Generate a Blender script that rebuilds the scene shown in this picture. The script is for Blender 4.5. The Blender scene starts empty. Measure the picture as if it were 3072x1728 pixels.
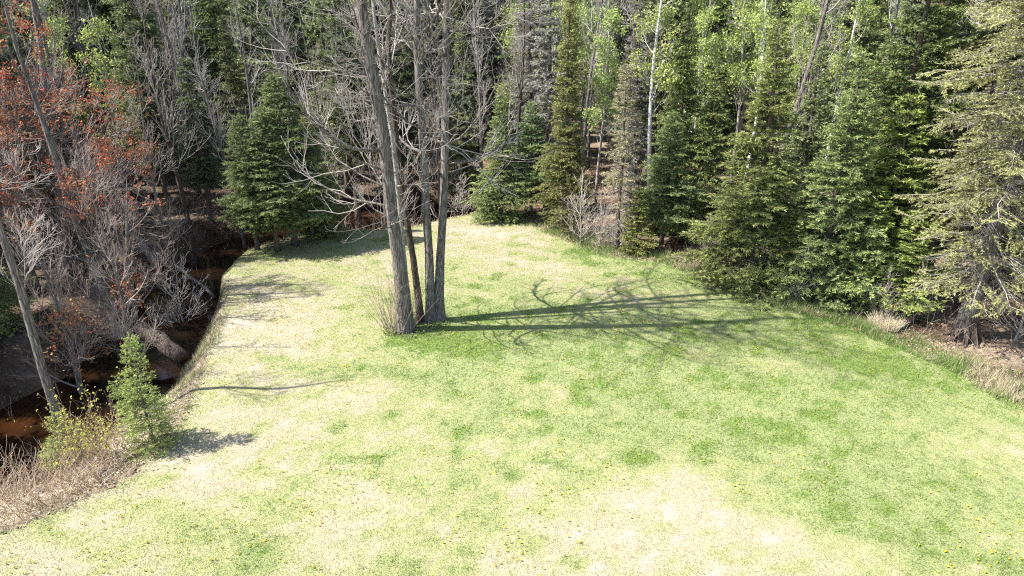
import bpy, math
import numpy as np
from math import radians, sin, cos, tan, pi

# ------------------------------------------------------------------ camera, world, sun, exposure
S = bpy.context.scene
COL = S.collection
CAM_H, PITCH, FPX = 9.0, radians(22.0), 2053.0
cam_d = bpy.data.cameras.new('camera')
cam = bpy.data.objects.new('camera', cam_d)
COL.objects.link(cam)
cam.location = (0, 0, CAM_H)
cam.rotation_euler = (pi/2 - PITCH, 0, 0)
cam_d.sensor_width = 36.0
cam_d.lens = FPX/3072*36
cam_d.clip_end = 2000
S.camera = cam
S.render.resolution_x, S.render.resolution_y = 1024, 576

SUN_EL = radians(52)
SUN_TO = np.array([-1.0, -0.13, 0.0]); SUN_TO /= np.linalg.norm(SUN_TO)
w = bpy.data.worlds.new('World'); S.world = w; w.use_nodes = True
nt = w.node_tree
bg = nt.nodes['Background']
sky = nt.nodes.new('ShaderNodeTexSky'); sky.sky_type = 'NISHITA'; sky.sun_disc = False
sky.sun_elevation = SUN_EL
sky.sun_rotation = math.atan2(SUN_TO[0], SUN_TO[1])
nt.links.new(sky.outputs[0], bg.inputs[0]); bg.inputs[1].default_value = 0.115
sd = bpy.data.lights.new('sun', 'SUN'); sd.energy = 5.0; sd.angle = radians(0.55); sd.color = (1.0, 0.955, 0.89)
so = bpy.data.objects.new('sun', sd); COL.objects.link(so)
from mathutils import Vector
so.rotation_euler = Vector((SUN_TO[0]*cos(SUN_EL), SUN_TO[1]*cos(SUN_EL), sin(SUN_EL))).to_track_quat('Z', 'Y').to_euler()
so.location = (-30, 0, 40)
S.view_settings.view_transform = 'Standard'; S.view_settings.look = 'None'
S.view_settings.gamma = 1; S.view_settings.use_curve_mapping = False
S.view_settings.exposure = 1.48
S.cycles.max_bounces = 5; S.cycles.diffuse_bounces = 3; S.cycles.transmission_bounces = 3
S.cycles.use_denoising = False; S.cycles.filter_width = 1.15

# ------------------------------------------------------------------ numeric helpers
rng = np.random.default_rng(7)
_lat = np.random.default_rng(99).random((256, 256))
def vnoise(x, y):
    x = np.asarray(x, float); y = np.asarray(y, float)
    xi = np.floor(x).astype(int); yi = np.floor(y).astype(int)
    fx = x-xi; fy = y-yi; fx = fx*fx*(3-2*fx); fy = fy*fy*(3-2*fy)
    a = _lat[xi % 256, yi % 256]; b = _lat[(xi+1) % 256, yi % 256]
    c = _lat[xi % 256, (yi+1) % 256]; d = _lat[(xi+1) % 256, (yi+1) % 256]
    return (a*(1-fx)+b*fx)*(1-fy)+(c*(1-fx)+d*fx)*fy
def fbm(x, y, o=4):
    s = 0; a = 0.5; t = 0
    for k in range(o):
        s = s+a*vnoise(x*2**k+17.3*k, y*2**k+5.1*k); t += a; a *= 0.55
    return s/t
def ss(a, b, x):
    t = np.clip((x-a)/(b-a), 0, 1); return t*t*(3-2*t)
def unit(v): return v/np.maximum(np.linalg.norm(v, axis=-1, keepdims=True), 1e-9)

def ray(px, py):
    u = (px-1536)/FPX; v = (864-py)/FPX
    return np.array([u, cos(PITCH)+v*sin(PITCH), -sin(PITCH)+v*cos(PITCH)])
def at0(px, py, z=0.0):
    d = ray(px, py); t = (z-CAM_H)/d[2]; return d[0]*t, d[1]*t
def atY(px, py, Y):
    d = ray(px, py); t = Y/d[1]; return np.array([d[0]*t, Y, CAM_H+d[2]*t])

LAWN_PX = [(-900,2050),(-300,1730),(0,1600),(142,1537),(355,1452),(454,1360),(545,1253),(590,1154),(622,1069),(642,984),(668,913),
 (672,856),(664,828),(700,785),(740,748),(820,722),(900,704),(1000,696),(1120,692),(1230,682),(1340,655),(1430,640),(1500,662),(1590,668),(1660,705),(1740,735),(1800,766),
 (1900,782),(2010,792),(2060,812),(2150,850),(2260,890),(2380,930),(2500,962),(2650,1018),(2780,1070),(2900,1120),(2990,1180),(3090,1230),(3400,1380)]
LAWN = np.array([at0(*p) for p in LAWN_PX] + [(16, 2), (14, -12), (-14, -12), (-14, 2)])
CREEK = np.array([at0(px, py, -1.15) for px, py in [(-1100,1680),(-400,1480),(20,1335),(225,1232),(365,1160),(450,1070),(510,975),(575,895),(650,815),(740,755),(840,705),(1000,668),(1200,640),(1420,610)]])

def seg_dist(x, y, poly, closed):
    x = np.asarray(x, float).ravel(); y = np.asarray(y, float).ravel()
    best = np.full(x.shape, 1e9)
    n = len(poly)
    for i in range(n if closed else n-1):
        a = poly[i]; b = poly[(i+1) % n]; d = b-a
        t = np.clip(((x-a[0])*d[0]+(y-a[1])*d[1])/(d@d), 0, 1)
        best = np.minimum(best, np.hypot(x-a[0]-t*d[0], y-a[1]-t*d[1]))
    return best
def inside(x, y, poly):
    x = np.asarray(x, float).ravel(); y = np.asarray(y, float).ravel()
    r = np.zeros(x.shape, bool); n = len(poly)
    for i in range(n):
        a = poly[i]; b = poly[(i+1) % n]
        c = ((a[1] > y) != (b[1] > y)) & (x < (b[0]-a[0])*(y-a[1])/((b[1]-a[1]) or 1e-9)+a[0])
        r ^= c
    return r
def lawn_sd(x, y):        # positive inside the lawn
    sh = np.shape(x)
    d = seg_dist(x, y, LAWN, True); d = np.where(inside(x, y, LAWN), d, -d)
    return d.reshape(sh)
def creek_far(x, y):     # True beyond the creek
    xf = np.asarray(x, float).ravel(); yf = np.asarray(y, float).ravel(); best = np.full(xf.shape, 1e9); side = np.zeros(xf.shape)
    for i in range(len(CREEK)-1):
        a = CREEK[i]; d = CREEK[i+1]-a
        t = np.clip(((xf-a[0])*d[0]+(yf-a[1])*d[1])/(d@d), 0, 1)
        q = np.hypot(xf-a[0]-t*d[0], yf-a[1]-t*d[1]); c = d[0]*(yf-a[1])-d[1]*(xf-a[0])
        side = np.where(q < best, c, side); best = np.minimum(best, q)
    return (side > 0).reshape(np.shape(x))
def creek_d(x, y):
    return seg_dist(x, y, CREEK, False).reshape(np.shape(x))
def hfun(x, y):
    x = np.asarray(x, float); y = np.asarray(y, float)
    ld = lawn_sd(x, y); cd = creek_d(x, y)
    und = 0.16*(fbm(x*.16+3, y*.16)-.5)
    out = ss(0, 2.5, -ld)
    rough = out*(0.45*(fbm(x*.45, y*.45+9)-.5)+0.10*(fbm(x*2.1, y*2.1)-.5))
    far_bank = out*ss(2, 8, -ld)*-0.35*(x < 0)
    base = und+rough+far_bank + 14*ss(60, 125, y) + 8*ss(35, 90, np.abs(x))*ss(0, 40, y)
    cw = 1.0+0.5*(fbm(x*.3, y*.3)-.5)-.45*ss(17.5, 14, y)
    e = np.maximum(cd-cw, 0); tn = e/(e+np.maximum(-ld, 0)*1.0+.01); tn = np.clip(tn, 0, 1)**1.0
    s = np.where(creek_far(x, y) | (x > -1), ss(cw, cw+2.3, cd), np.maximum(tn, ss(cw+4.5, cw+8, cd))*ss(0, .25, e))
    return base*s+(1-s)*(-1.65)
def H1(x, y): return float(hfun(np.array([x]), np.array([y]))[0])
def at(px, py):
    z = 0
    for _ in range(8):
        x, y = at0(px, py, z); z = .5*z+.5*H1(x, y)
    return x, y
WATER_Z = -1.15

# ------------------------------------------------------------------ mesh helpers
def make_mesh(name, V, T, mat, cols=None, smooth=False):
    V = np.asarray(V, np.float32).reshape(-1, 3); T = np.asarray(T, np.int32).reshape(-1, 3)
    me = bpy.data.meshes.new(name)
    me.vertices.add(len(V)); me.vertices.foreach_set('co', V.ravel())
    me.loops.add(T.size); me.loops.foreach_set('vertex_index', T.ravel())
    me.polygons.add(len(T))
    me.polygons.foreach_set('loop_start', np.arange(0, T.size, 3, dtype=np.int32))
    me.polygons.foreach_set('loop_total', np.full(len(T), 3, np.int32))
    if smooth: me.polygons.foreach_set('use_smooth', np.ones(len(T), bool))
    if cols is not None:
        c = np.ones((len(V), 4), np.float32); c[:, :3] = cols
        a = me.color_attributes.new('Col', 'FLOAT_COLOR', 'POINT'); a.data.foreach_set('color', c.ravel())
    me.update(calc_edges=True)
    me.materials.append(mat)
    return me
def obj(name, me, parent=None, **props):
    o = bpy.data.objects.new(name, me); COL.objects.link(o)
    if parent: o.parent = parent
    for k, v in props.items(): o[k] = v
    return o
def empty(name, loc=(0, 0, 0)):
    o = bpy.data.objects.new(name, None); COL.objects.link(o); o.location = loc
    o.empty_display_size = .2
    return o
def tag(o, label, cat, group=None):
    o['label'] = label; o['category'] = cat
    if group: o['group'] = group
def kids(o): return [c for c in COL.objects if c.parent == o]
class MB:
    def __init__(s): s.V = []; s.T = []; s.C = []; s.n = 0
    def add(s, V, T, C=None):
        V = np.asarray(V, float).reshape(-1, 3); s.V.append(V); s.T.append(np.asarray(T).reshape(-1, 3)+s.n); s.n += len(V)
        s.C.append(np.broadcast_to(np.asarray(C if C is not None else (1, 1, 1), float), V.shape))
    def mesh(s, name, mat, smooth=False):
        return make_mesh(name, np.concatenate(s.V), np.concatenate(s.T), mat, np.concatenate(s.C), smooth)
def tubes(P, R, n=3, rnd=None, bark=0.0, cap=True):
    P = np.asarray(P, float); R = np.asarray(R, float)
    if P.ndim == 2: P = P[None]; R = R[None]
    B, K, _ = P.shape
    t = unit(np.gradient(P, axis=1))
    ref = np.where(np.abs(t[:, :1, 2:3]) < .8, np.array([0, 0, 1.]), np.array([1., 0, 0]))
    a = unit(np.cross(t, np.broadcast_to(ref, t.shape))); b = np.cross(t, a)
    th = np.arange(n)/n*2*pi
    rr = R[:, :, None]*np.ones(n)
    if bark: rr = rr*(1+bark*(np.random.default_rng(5).random(rr.shape)-.5))
    V = P[:, :, None]+rr[..., None]*(np.cos(th)[:, None]*a[:, :, None]+np.sin(th)[:, None]*b[:, :, None])
    idx = np.arange(B*K*n).reshape(B, K, n)
    i0 = idx[:, :-1]; i1 = idx[:, 1:]; j0 = np.roll(i0, -1, 2); j1 = np.roll(i1, -1, 2)
    T = np.concatenate([np.stack([i0, j0, j1], -1).reshape(-1, 3), np.stack([i0, j1, i1], -1).reshape(-1, 3)])
    V = V.reshape(-1, 3)
    if cap:
        e = idx[:, -1]; s0 = idx[:, 0]
        for k in range(1, n-1):
            T = np.concatenate([T, np.stack([e[:, 0], e[:, k], e[:, k+1]], -1), np.stack([s0[:, 0], s0[:, k+1], s0[:, k]], -1)])
    return V, T
def samp(P, R, pi_, t):
    K = P.shape[1]; f = np.clip(t, 0, .9999)*(K-1); i = f.astype(int); w_ = (f-i)[:, None]
    a = P[pi_, i]; b = P[pi_, i+1]
    return a*(1-w_)+b*w_, unit(b-a), R[pi_, i]*(1-w_[:, 0])+R[pi_, i+1]*w_[:, 0]
def grow(r, P, R, n, t0, t1, ang, lf, K=4, trop=(0,), wig=.15, rs=.5, tpow=1.0, perp=None, thick=.016):
    """children branches of polylines P; lf(t, parent_len) gives their length"""
    B = len(P); L = np.linalg.norm(np.diff(P, axis=1), axis=2).sum(1)
    pi_ = r.choice(B, n, p=L/L.sum()); t = t0+(t1-t0)*r.random(n)**tpow
    pos, tg, rad = samp(P, R, pi_, t)
    q = r.normal(size=(n, 3)) if perp is None else perp(r, n)
    q = unit(q-(q*tg).sum(1, keepdims=True)*tg)
    a = ang[0]+(ang[1]-ang[0])*r.random(n)
    d = np.cos(a)[:, None]*tg+np.sin(a)[:, None]*q
    ln = lf(t, L[pi_])*(.7+.6*r.random(n)); st = (ln/(K-1))[:, None]
    pts = [pos]
    for k in range(K-1):
        tr = trop[min(k, len(trop)-1)]
        d = unit(d+np.array([0, 0, tr])+wig*r.normal(size=(n, 3)))
        pts.append(pts[-1]+d*st)
    Pn = np.stack(pts, 1)
    r0 = np.minimum(rad*rs, ln*thick+.002)
    Rn = r0[:, None]*np.linspace(1, .3, K)[None]
    return Pn, Rn
def blades(base, dr, ln, wd, r, flat=0.0):
    """one slim triangle per point"""
    n = len(base); q = r.normal(size=(n, 3)); q[:, 2] *= (1-flat); s = unit(np.cross(dr, q))
    ln = np.asarray(ln).reshape(-1, 1); wd = np.asarray(wd).reshape(-1, 1)
    V = np.stack([base-s*wd*.5, base+s*wd*.5, base+dr*ln], 1)
    return V.reshape(-1, 3), np.arange(3*n).reshape(n, 3)
def leafquads(c, size, r, up=0.3):
    n = len(c); nrm = unit(r.normal(size=(n, 3))+np.array([0, 0, up])); a = unit(np.cross(nrm, r.normal(size=(n, 3)))); b = np.cross(nrm, a)
    s = np.asarray(size).reshape(-1, 1)
    V = np.stack([c-a*s*.5, c+b*s*.32, c+a*s*.5, c-b*s*.32], 1).reshape(-1, 3)
    i = np.arange(n)[:, None]*4
    return V, np.concatenate([i+[0, 1, 2], i+[0, 2, 3]])

# ------------------------------------------------------------------ materials
def M(name):
    m = bpy.data.materials.new(name); m.use_nodes = True
    return m, m.node_tree, m.node_tree.nodes['Principled BSDF']
def N(t, kind, **kw):
    n = t.nodes.new(kind)
    for k, v in kw.items(): setattr(n, k, v)
    return n
def leaf_mat(name, trans=.35, rough=.6, var=.25, hue=.02):
    m, t, p = M(name)
    a = N(t, 'ShaderNodeVertexColor', layer_name='Col')
    oi = N(t, 'ShaderNodeObjectInfo')
    hs = N(t, 'ShaderNodeHueSaturation')
    mr = N(t, 'ShaderNodeMapRange'); mr.inputs[3].default_value = 1-var; mr.inputs[4].default_value = 1+var
    mh = N(t, 'ShaderNodeMapRange'); mh.inputs[3].default_value = .5-hue; mh.inputs[4].default_value = .5+hue
    t.links.new(oi.outputs['Random'], mr.inputs[0]); t.links.new(oi.outputs['Random'], mh.inputs[0])
    t.links.new(mr.outputs[0], hs.inputs['Value']); t.links.new(mh.outputs[0], hs.inputs['Hue'])
    t.links.new(a.outputs[0], hs.inputs['Color'])
    t.links.new(hs.outputs[0], p.inputs['Base Color'])
    p.inputs['Roughness'].default_value = rough; p.inputs['Specular IOR Level'].default_value = .25
    tr = N(t, 'ShaderNodeBsdfTranslucent'); mx = N(t, 'ShaderNodeMixShader'); mx.inputs[0].default_value = trans
    t.links.new(hs.outputs[0], tr.inputs[0]); t.links.new(p.outputs[0], mx.inputs[1]); t.links.new(tr.outputs[0], mx.inputs[2])
    t.links.new(mx.outputs[0], t.nodes['Material Output'].inputs[0])
    return m
def bark_mat(name, c1, c2, c3, sc=6, stretch=.18, bump=.6, lichen=.35):
    m, t, p = M(name)
    tc = N(t, 'ShaderNodeTexCoord'); mp = N(t, 'ShaderNodeMapping'); mp.inputs['Scale'].default_value = (1, 1, stretch)
    t.links.new(tc.outputs['Object'], mp.inputs[0])
    n1 = N(t, 'ShaderNodeTexNoise'); n1.inputs['Scale'].default_value = sc*4; n1.inputs['Detail'].default_value = 5
    n1.inputs['Distortion'].default_value = .6
    vo = N(t, 'ShaderNodeTexVoronoi', feature='DISTANCE_TO_EDGE'); vo.inputs['Scale'].default_value = sc*3
    n2 = N(t, 'ShaderNodeTexNoise'); n2.inputs['Scale'].default_value = 2.2; n2.inputs['Detail'].default_value = 4
    t.links.new(mp.outputs[0], n1.inputs[0]); t.links.new(mp.outputs[0], vo.inputs[0]); t.links.new(tc.outputs['Object'], n2.inputs[0])
    cr = N(t, 'ShaderNodeValToRGB'); e = cr.color_ramp.elements
    e[0].position = .32; e[0].color = (*c1, 1); e[1].position = .66; e[1].color = (*c2, 1)
    t.links.new(n1.outputs[0], cr.inputs[0])
    mx = N(t, 'ShaderNodeMixRGB'); mx.inputs[2].default_value = (*c3, 1)
    r2 = N(t, 'ShaderNodeMapRange'); r2.inputs[1].default_value = .5; r2.inputs[2].default_value = .68; r2.inputs[4].default_value = lichen
    t.links.new(n2.outputs[0], r2.inputs[0]); t.links.new(r2.outputs[0], mx.inputs[0]); t.links.new(cr.outputs[0], mx.inputs[1])
    vr = N(t, 'ShaderNodeMapRange'); vr.inputs[2].default_value = .12; vr.inputs[3].default_value = .45; vr.inputs[4].default_value = 1
    t.links.new(vo.outputs['Distance'], vr.inputs[0])
    mu = N(t, 'ShaderNodeMixRGB', blend_type='MULTIPLY'); mu.inputs[0].default_value = .7
    t.links.new(mx.outputs[0], mu.inputs[1]); t.links.new(vr.outputs[0], mu.inputs[2])
    t.links.new(mu.outputs[0], p.inputs['Base Color']); p.inputs['Roughness'].default_value = .9; p.inputs['Specular IOR Level'].default_value = .15
    b = N(t, 'ShaderNodeBump'); b.inputs['Strength'].default_value = bump; b.inputs['Distance'].default_value = .03
    t.links.new(vr.outputs[0], b.inputs['Height']); t.links.new(b.outputs[0], p.inputs['Normal'])
    return m
def ground_mat(name, scale=9, amt=.35, bump=.5, dist=.04):
    m, t, p = M(name)
    a = N(t, 'ShaderNodeVertexColor', layer_name='Col'); g = N(t, 'ShaderNodeNewGeometry')
    n1 = N(t, 'ShaderNodeTexNoise'); n1.inputs['Scale'].default_value = scale; n1.inputs['Detail'].default_value = 8; n1.inputs['Roughness'].default_value = .7
    t.links.new(g.outputs['Position'], n1.inputs[0])
    r = N(t, 'ShaderNodeMapRange'); r.inputs[1].default_value = .3; r.inputs[2].default_value = .7; r.inputs[3].default_value = 1-amt; r.inputs[4].default_value = 1+amt
    t.links.new(n1.outputs[0], r.inputs[0])
    mu = N(t, 'ShaderNodeMixRGB', blend_type='MULTIPLY'); mu.inputs[0].default_value = 1
    t.links.new(a.outputs[0], mu.inputs[1]); t.links.new(r.outputs[0], mu.inputs[2])
    t.links.new(mu.outputs[0], p.inputs['Base Color']); p.inputs['Roughness'].default_value = .95; p.inputs['Specular IOR Level'].default_value = .1
    n2 = N(t, 'ShaderNodeTexNoise'); n2.inputs['Scale'].default_value = scale*2.5; n2.inputs['Detail'].default_value = 6
    t.links.new(g.outputs['Position'], n2.inputs[0])
    b = N(t, 'ShaderNodeBump'); b.inputs['Strength'].default_value = bump; b.inputs['Distance'].default_value = dist
    t.links.new(n2.outputs[0], b.inputs['Height']); t.links.new(b.outputs[0], p.inputs['Normal'])
    return m
MAT_NEEDLE = leaf_mat('needles', .24, .55, .22, .018)
MAT_LEAF = leaf_mat('young_leaves', .45, .5, .12, .01)
MAT_GRASS = leaf_mat('grass_blades', .3, .6, 0, 0)
MAT_LITTER = leaf_mat('dead_leaves', .1, .8, 0, 0)
MAT_FLOWER = leaf_mat('dandelion_petals', .2, .6, 0, 0)
MAT_TWIG = leaf_mat('twig_bark', 0.0, .85, .15, .01)
B_GREY = bark_mat('grey_furrowed_bark', (.075, .062, .055), (.27, .24, .215), (.30, .31, .27), 6, .15, .9, .35)
B_DARK = bark_mat('dark_furrowed_bark', (.04, .03, .025), (.13, .10, .08), (.16, .15, .11), 6, .15, .9, .3)
B_PALE = bark_mat('smooth_pale_bark', (.22, .2, .18), (.42, .39, .35), (.42, .44, .36), 3, .5, .25, .5)
B_BIRCH = bark_mat('white_aspen_bark', (.45, .43, .4), (.72, .71, .67), (.12, .1, .09), 2, 2.2, .2, .6)
B_CONIF = bark_mat('scaly_conifer_bark', (.07, .05, .04), (.2, .16, .13), (.28, .28, .24), 8, .5, .7, .4)
MAT_LAWN = ground_mat('lawn_soil_and_thatch', 14, .3, .6, .03)
MAT_FLOOR = ground_mat('forest_floor_litter', 7, .5, .9, .06)

# ------------------------------------------------------------------ terrain
BL = [(1330,1030,2.0,.75),(1500,930,3.0,.4),(1250,900,1.2,.4),(2300,1150,4.5,.3),(2750,1250,4.0,.2),(1850,1180,3.0,.5),(1750,740,1.4,.8),(1900,800,1.6,.7),(2050,830,1.8,.55),(2250,930,2.0,.5),(2500,1020,2.4,.45),(2750,1120,2.4,.5),
 (1150,950,1.6,.35),(1000,1100,2.0,.15),(700,1640,1.2,.4),(1450,1600,1.2,.3),(2900,1500,2.5,.2),(2400,1350,3.0,.25),(1350,1100,2.0,.4),(1150,1330,1.2,.15),(1700,1040,2.6,.25),(2600,1500,2,.3),
 (1450,690,2.6,-.7),(1350,730,2.6,-.6),(1600,770,2.4,-.55),(1800,850,2.4,-.35),(1500,830,1.8,-.45),(800,900,2.8,-.7),(650,1000,1.5,-.8),(900,950,2.4,-.5),(700,1150,2.0,-.4),(600,1320,1.8,-.7),(850,1330,2.0,-.45),(400,1500,2.0,-.3),(560,1310,.9,.5),(1150,1450,1.6,-.3),
 (1500,1380,2.0,-.3),(1900,1620,1.8,-.55),(2150,1560,1.5,-.7),(2060,1420,.55,-1.0),(2350,1700,1.3,-.7),(1650,1700,1.2,-.6),(1000,1600,1.4,-.35),(2850,1220,.8,-.5),(1700,1150,1.2,-.35),(1150,990,.6,-1.0)]
BLW = [(*at0(a, b), r_, s_) for a, b, r_, s_ in BL]
def greenness(x, y):
    g = .50+0*x
    for bx, by, r_, s_ in BLW:
        g = g+s_*(.42 if s_ > 0 else .30)*np.exp(-((x-bx)**2+(y-by)**2)/(r_*r_))
    ca, sa = cos(.35), sin(.35)
    xr = x*ca-y*sa; yr = x*sa+y*ca
    g = g+.35*ss(.72, .82, vnoise(x*1.7+31, y*1.7))*ss(.35, .6, fbm(x*.6, y*.6+9))
    g = g+.32*(fbm(x*.7, y*.7, 5)-.5)+.5*(fbm(xr*.35+40, yr*1.7+3, 3)-.5)+.55*(fbm(x*2.6+8, y*2.6, 3)-.5)+.5*(fbm(x*8+8, y*8, 2)-.5)
    return np.clip(g, 0, 1)
C_GREEN = np.array([.225, .262, .105]); C_LUSH = np.array([.145, .21, .05]); C_YEL = np.array([.262, .272, .12]); C_STRAW = np.array([.32, .285, .19]); C_PALE = np.array([.39, .35, .275])
def lawn_col(x, y, r=None, jit=0.0):
    g = greenness(x, y)
    if jit: g = np.clip(g+jit*r.normal(size=g.shape), 0, 1)
    g = g[..., None]
    c = C_STRAW*(1-ss(.22, .55, g))+C_YEL*ss(.22, .55, g)
    c = c*(1-ss(.5, .72, g))+C_GREEN*ss(.5, .72, g)
    c = c*(1-ss(.85, 1.0, g))+C_LUSH*ss(.85, 1.0, g)
    c = c*ss(-.02, .16, g)+C_PALE*(1-ss(-.02, .16, g))
    return c
def spaced(lo, a, b, hi, fine, n_out):
    o1 = a-(a-lo)*(np.linspace(1, 0, n_out, endpoint=False)**1.8); o2 = b+(hi-b)*(np.linspace(0, 1, n_out+1)[1:]**1.8)
    return np.concatenate([o1, np.arange(a, b, fine), [b], o2])
xs = spaced(-170, -18, 20, 170, .18, 40); ys = spaced(-60, 6, 36, 220, .18, 46)
X, Y = np.meshgrid(xs, ys, indexing='ij')
Z = hfun(X, Y); LD = lawn_sd(X, Y); CDm = creek_d(X, Y)
GV = np.stack([X, Y, Z], -1).reshape(-1, 3)
ii = np.arange(X.size).reshape(X.shape)
q0 = ii[:-1, :-1]; q1 = ii[1:, :-1]; q2 = ii[1:, 1:]; q3 = ii[:-1, 1:]
ldj = LD+.35*(fbm(X*1.3, Y*1.3)-.5)
lm = ((ldj[:-1, :-1]+ldj[1:, 1:])*.5 > 0)
lc = lawn_col(X, Y)*.88
litter = fbm(X*.8+5, Y*.8)[..., None]; l2 = fbm(X*3+5, Y*3+50)[..., None]
fl = np.array([.085, .055, .038])*(1-ss(.35, .7, litter))+np.array([.23, .175, .125])*ss(.35, .7, litter)
fl = fl*(.65+.7*l2)
bank = (np.exp(-((LD+1.0)/1.1)**2)*(X < -2)*(Y < 27)*ss(.0, .4, Z*0+1))[..., None]
fl = fl*(1-bank)+np.array([.36, .29, .22])*(.5+.9*l2)*bank
fl = fl*(1-.5*((X < -4) & (LD < -2.5)))[..., None]  # left floor colour darkened to stand in for shade under the trees
mud = (1-ss(1.3, 2.6, CDm))[..., None]
fl = fl*(1-mud)+np.array([.05, .028, .015])*mud
hillc = ss(60, 100, Y)[..., None]
fl = fl*(1-hillc)+np.array([.12, .11, .07])*(.5+litter)*hillc
def ground_part(name, mask, mat, cols):
    T = np.concatenate([np.stack([q0[mask], q1[mask], q2[mask]], -1), np.stack([q0[mask], q2[mask], q3[mask]], -1)])
    used, inv = np.unique(T, return_inverse=True)
    return obj(name, make_mesh(name, GV[used], inv.reshape(-1, 3), mat, cols.reshape(-1, 3)[used], True), kind='structure')
ground_part('lawn', lm, MAT_LAWN, lc)
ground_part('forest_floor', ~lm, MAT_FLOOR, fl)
# water: a ribbon a little wider than the bed, its rims buried in the banks
def resample(P, n):
    d = np.r_[0, np.cumsum(np.linalg.norm(np.diff(P, axis=0), axis=1))]; s = np.linspace(0, d[-1], n)
    return np.stack([np.interp(s, d, P[:, k]) for k in range(P.shape[1])], -1)
cc = resample(CREEK, 160); tg = unit(np.gradient(cc, axis=0)); nr = np.stack([-tg[:, 1], tg[:, 0]], -1)
ws = np.linspace(-2.7, 2.7, 13)
WV = np.concatenate([(cc[:, None]+nr[:, None]*ws[None, :, None]), np.full((160, 13, 1), WATER_Z)], -1).reshape(-1, 3)
wi = np.arange(160*13).reshape(160, 13)
WT = np.concatenate([np.stack([wi[:-1, :-1], wi[1:, :-1], wi[1:, 1:]], -1).reshape(-1, 3), np.stack([wi[:-1, :-1], wi[1:, 1:], wi[:-1, 1:]], -1).reshape(-1, 3)])
m, t, p = M('tea_brown_creek_water')
p.inputs['Base Color'].default_value = (.055, .020, .006, 1); p.inputs['Roughness'].default_value = .06; p.inputs['IOR'].default_value = 1.33
g = N(t, 'ShaderNodeNewGeometry'); nn = N(t, 'ShaderNodeTexNoise'); nn.inputs['Scale'].default_value = 2.2; nn.inputs['Detail'].default_value = 5
cr = N(t, 'ShaderNodeValToRGB'); cr.color_ramp.elements[0].position = .5; cr.color_ramp.elements[0].color = (.010, .005, .003, 1); cr.color_ramp.elements[1].position = .75; cr.color_ramp.elements[1].color = (.035, .013, .005, 1)
n0 = N(t, 'ShaderNodeTexNoise'); n0.inputs['Scale'].default_value = .5; n0.inputs['Detail'].default_value = 3
t.links.new(g.outputs['Position'], n0.inputs[0]); t.links.new(n0.outputs[0], cr.inputs[0]); t.links.new(cr.outputs[0], p.inputs['Base Color'])
b = N(t, 'ShaderNodeBump'); b.inputs['Strength'].default_value = .12; b.inputs['Distance'].default_value = .02
t.links.new(g.outputs['Position'], nn.inputs[0]); t.links.new(nn.outputs[0], b.inputs['Height']); t.links.new(b.outputs[0], p.inputs['Normal'])
obj('creek_water', make_mesh('creek_water', WV, WT, m), kind='structure')

# ------------------------------------------------------------------ grass, flowers, litter (stuff)
def in_view(x, y, mx=1.08):
    dep = y*cos(PITCH)+(CAM_H)*sin(PITCH)
    px = np.abs(x/dep*FPX)/1536; vy = (-(CAM_H)*cos(PITCH)+y*sin(PITCH))/dep*FPX
    return (px < mx) & (vy > -864*1.12)
r = np.random.default_rng(11)
def scatter(n, y0=8.2, y1=34, xr=17, pw=1.6, cond=None):
    y = y0+(y1-y0)*r.random(n)**pw; x = (r.random(n)*2-1)*xr
    k = in_view(x, y)
    if cond is not None:
        x = x[k]; y = y[k]; k = cond(x, y)
    return x[k], y[k]
x, y = scatter(1080000, cond=lambda a, b: lawn_sd(a, b)+.35*(fbm(a*1.3, b*1.3)-.5) > -.12)
g = greenness(x, y); keep = r.random(len(x)) < (.75+.25*ss(.15, .6, g)); x, y, g = x[keep], y[keep], g[keep]
n = len(x); z = hfun(x, y)-.004
dr = unit(np.stack([r.normal(size=n)*.75, r.normal(size=n)*.75, np.full(n, .8)], -1))
grow_f = .6+.8*ss(.5, 1, g)
ln = (.028+.03*r.random(n))*grow_f*(1+.010*y); wd = (.006+.005*r.random(n))*(1+.03*y)
V, T = blades(np.stack([x, y, z], -1), dr, ln, wd, r)
c = lawn_col(x, y, r, .15)*(.8+.4*r.random((n, 1)))
obj('lawn_grass', make_mesh('lawn_grass', V, T, MAT_GRASS, np.repeat(c, 3, 0)), kind='stuff')
# dandelions
x, y = scatter(9000, y1=26, cond=lambda a, b: (lawn_sd(a, b) > .5) & (fbm(a*.5+70, b*.5) > .47) & (fbm(a*2+7, b*2) > .5))
n = len(x); z = hfun(x, y)+.045; rad = .010+.008*r.random(n)
th = np.arange(7)/7*2*pi
ring = np.stack([x[:, None]+rad[:, None]*np.cos(th), y[:, None]+rad[:, None]*np.sin(th), np.repeat(z[:, None], 7, 1)], -1)
top = np.stack([x, y, z+.010], -1)[:, None]; stem = np.stack([x, y, z-.05], -1)[:, None]
V = np.concatenate([ring, top, stem], 1).reshape(-1, 3); i0 = np.arange(n)[:, None]*9
T = np.concatenate([np.concatenate([i0+[k, (k+1) % 7, 7], i0+[k, 8, (k+1) % 7]]) for k in range(7)])
obj('dandelions', make_mesh('dandelions', V, T, MAT_FLOWER, (.55, .46, .02)), kind='stuff')
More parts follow.
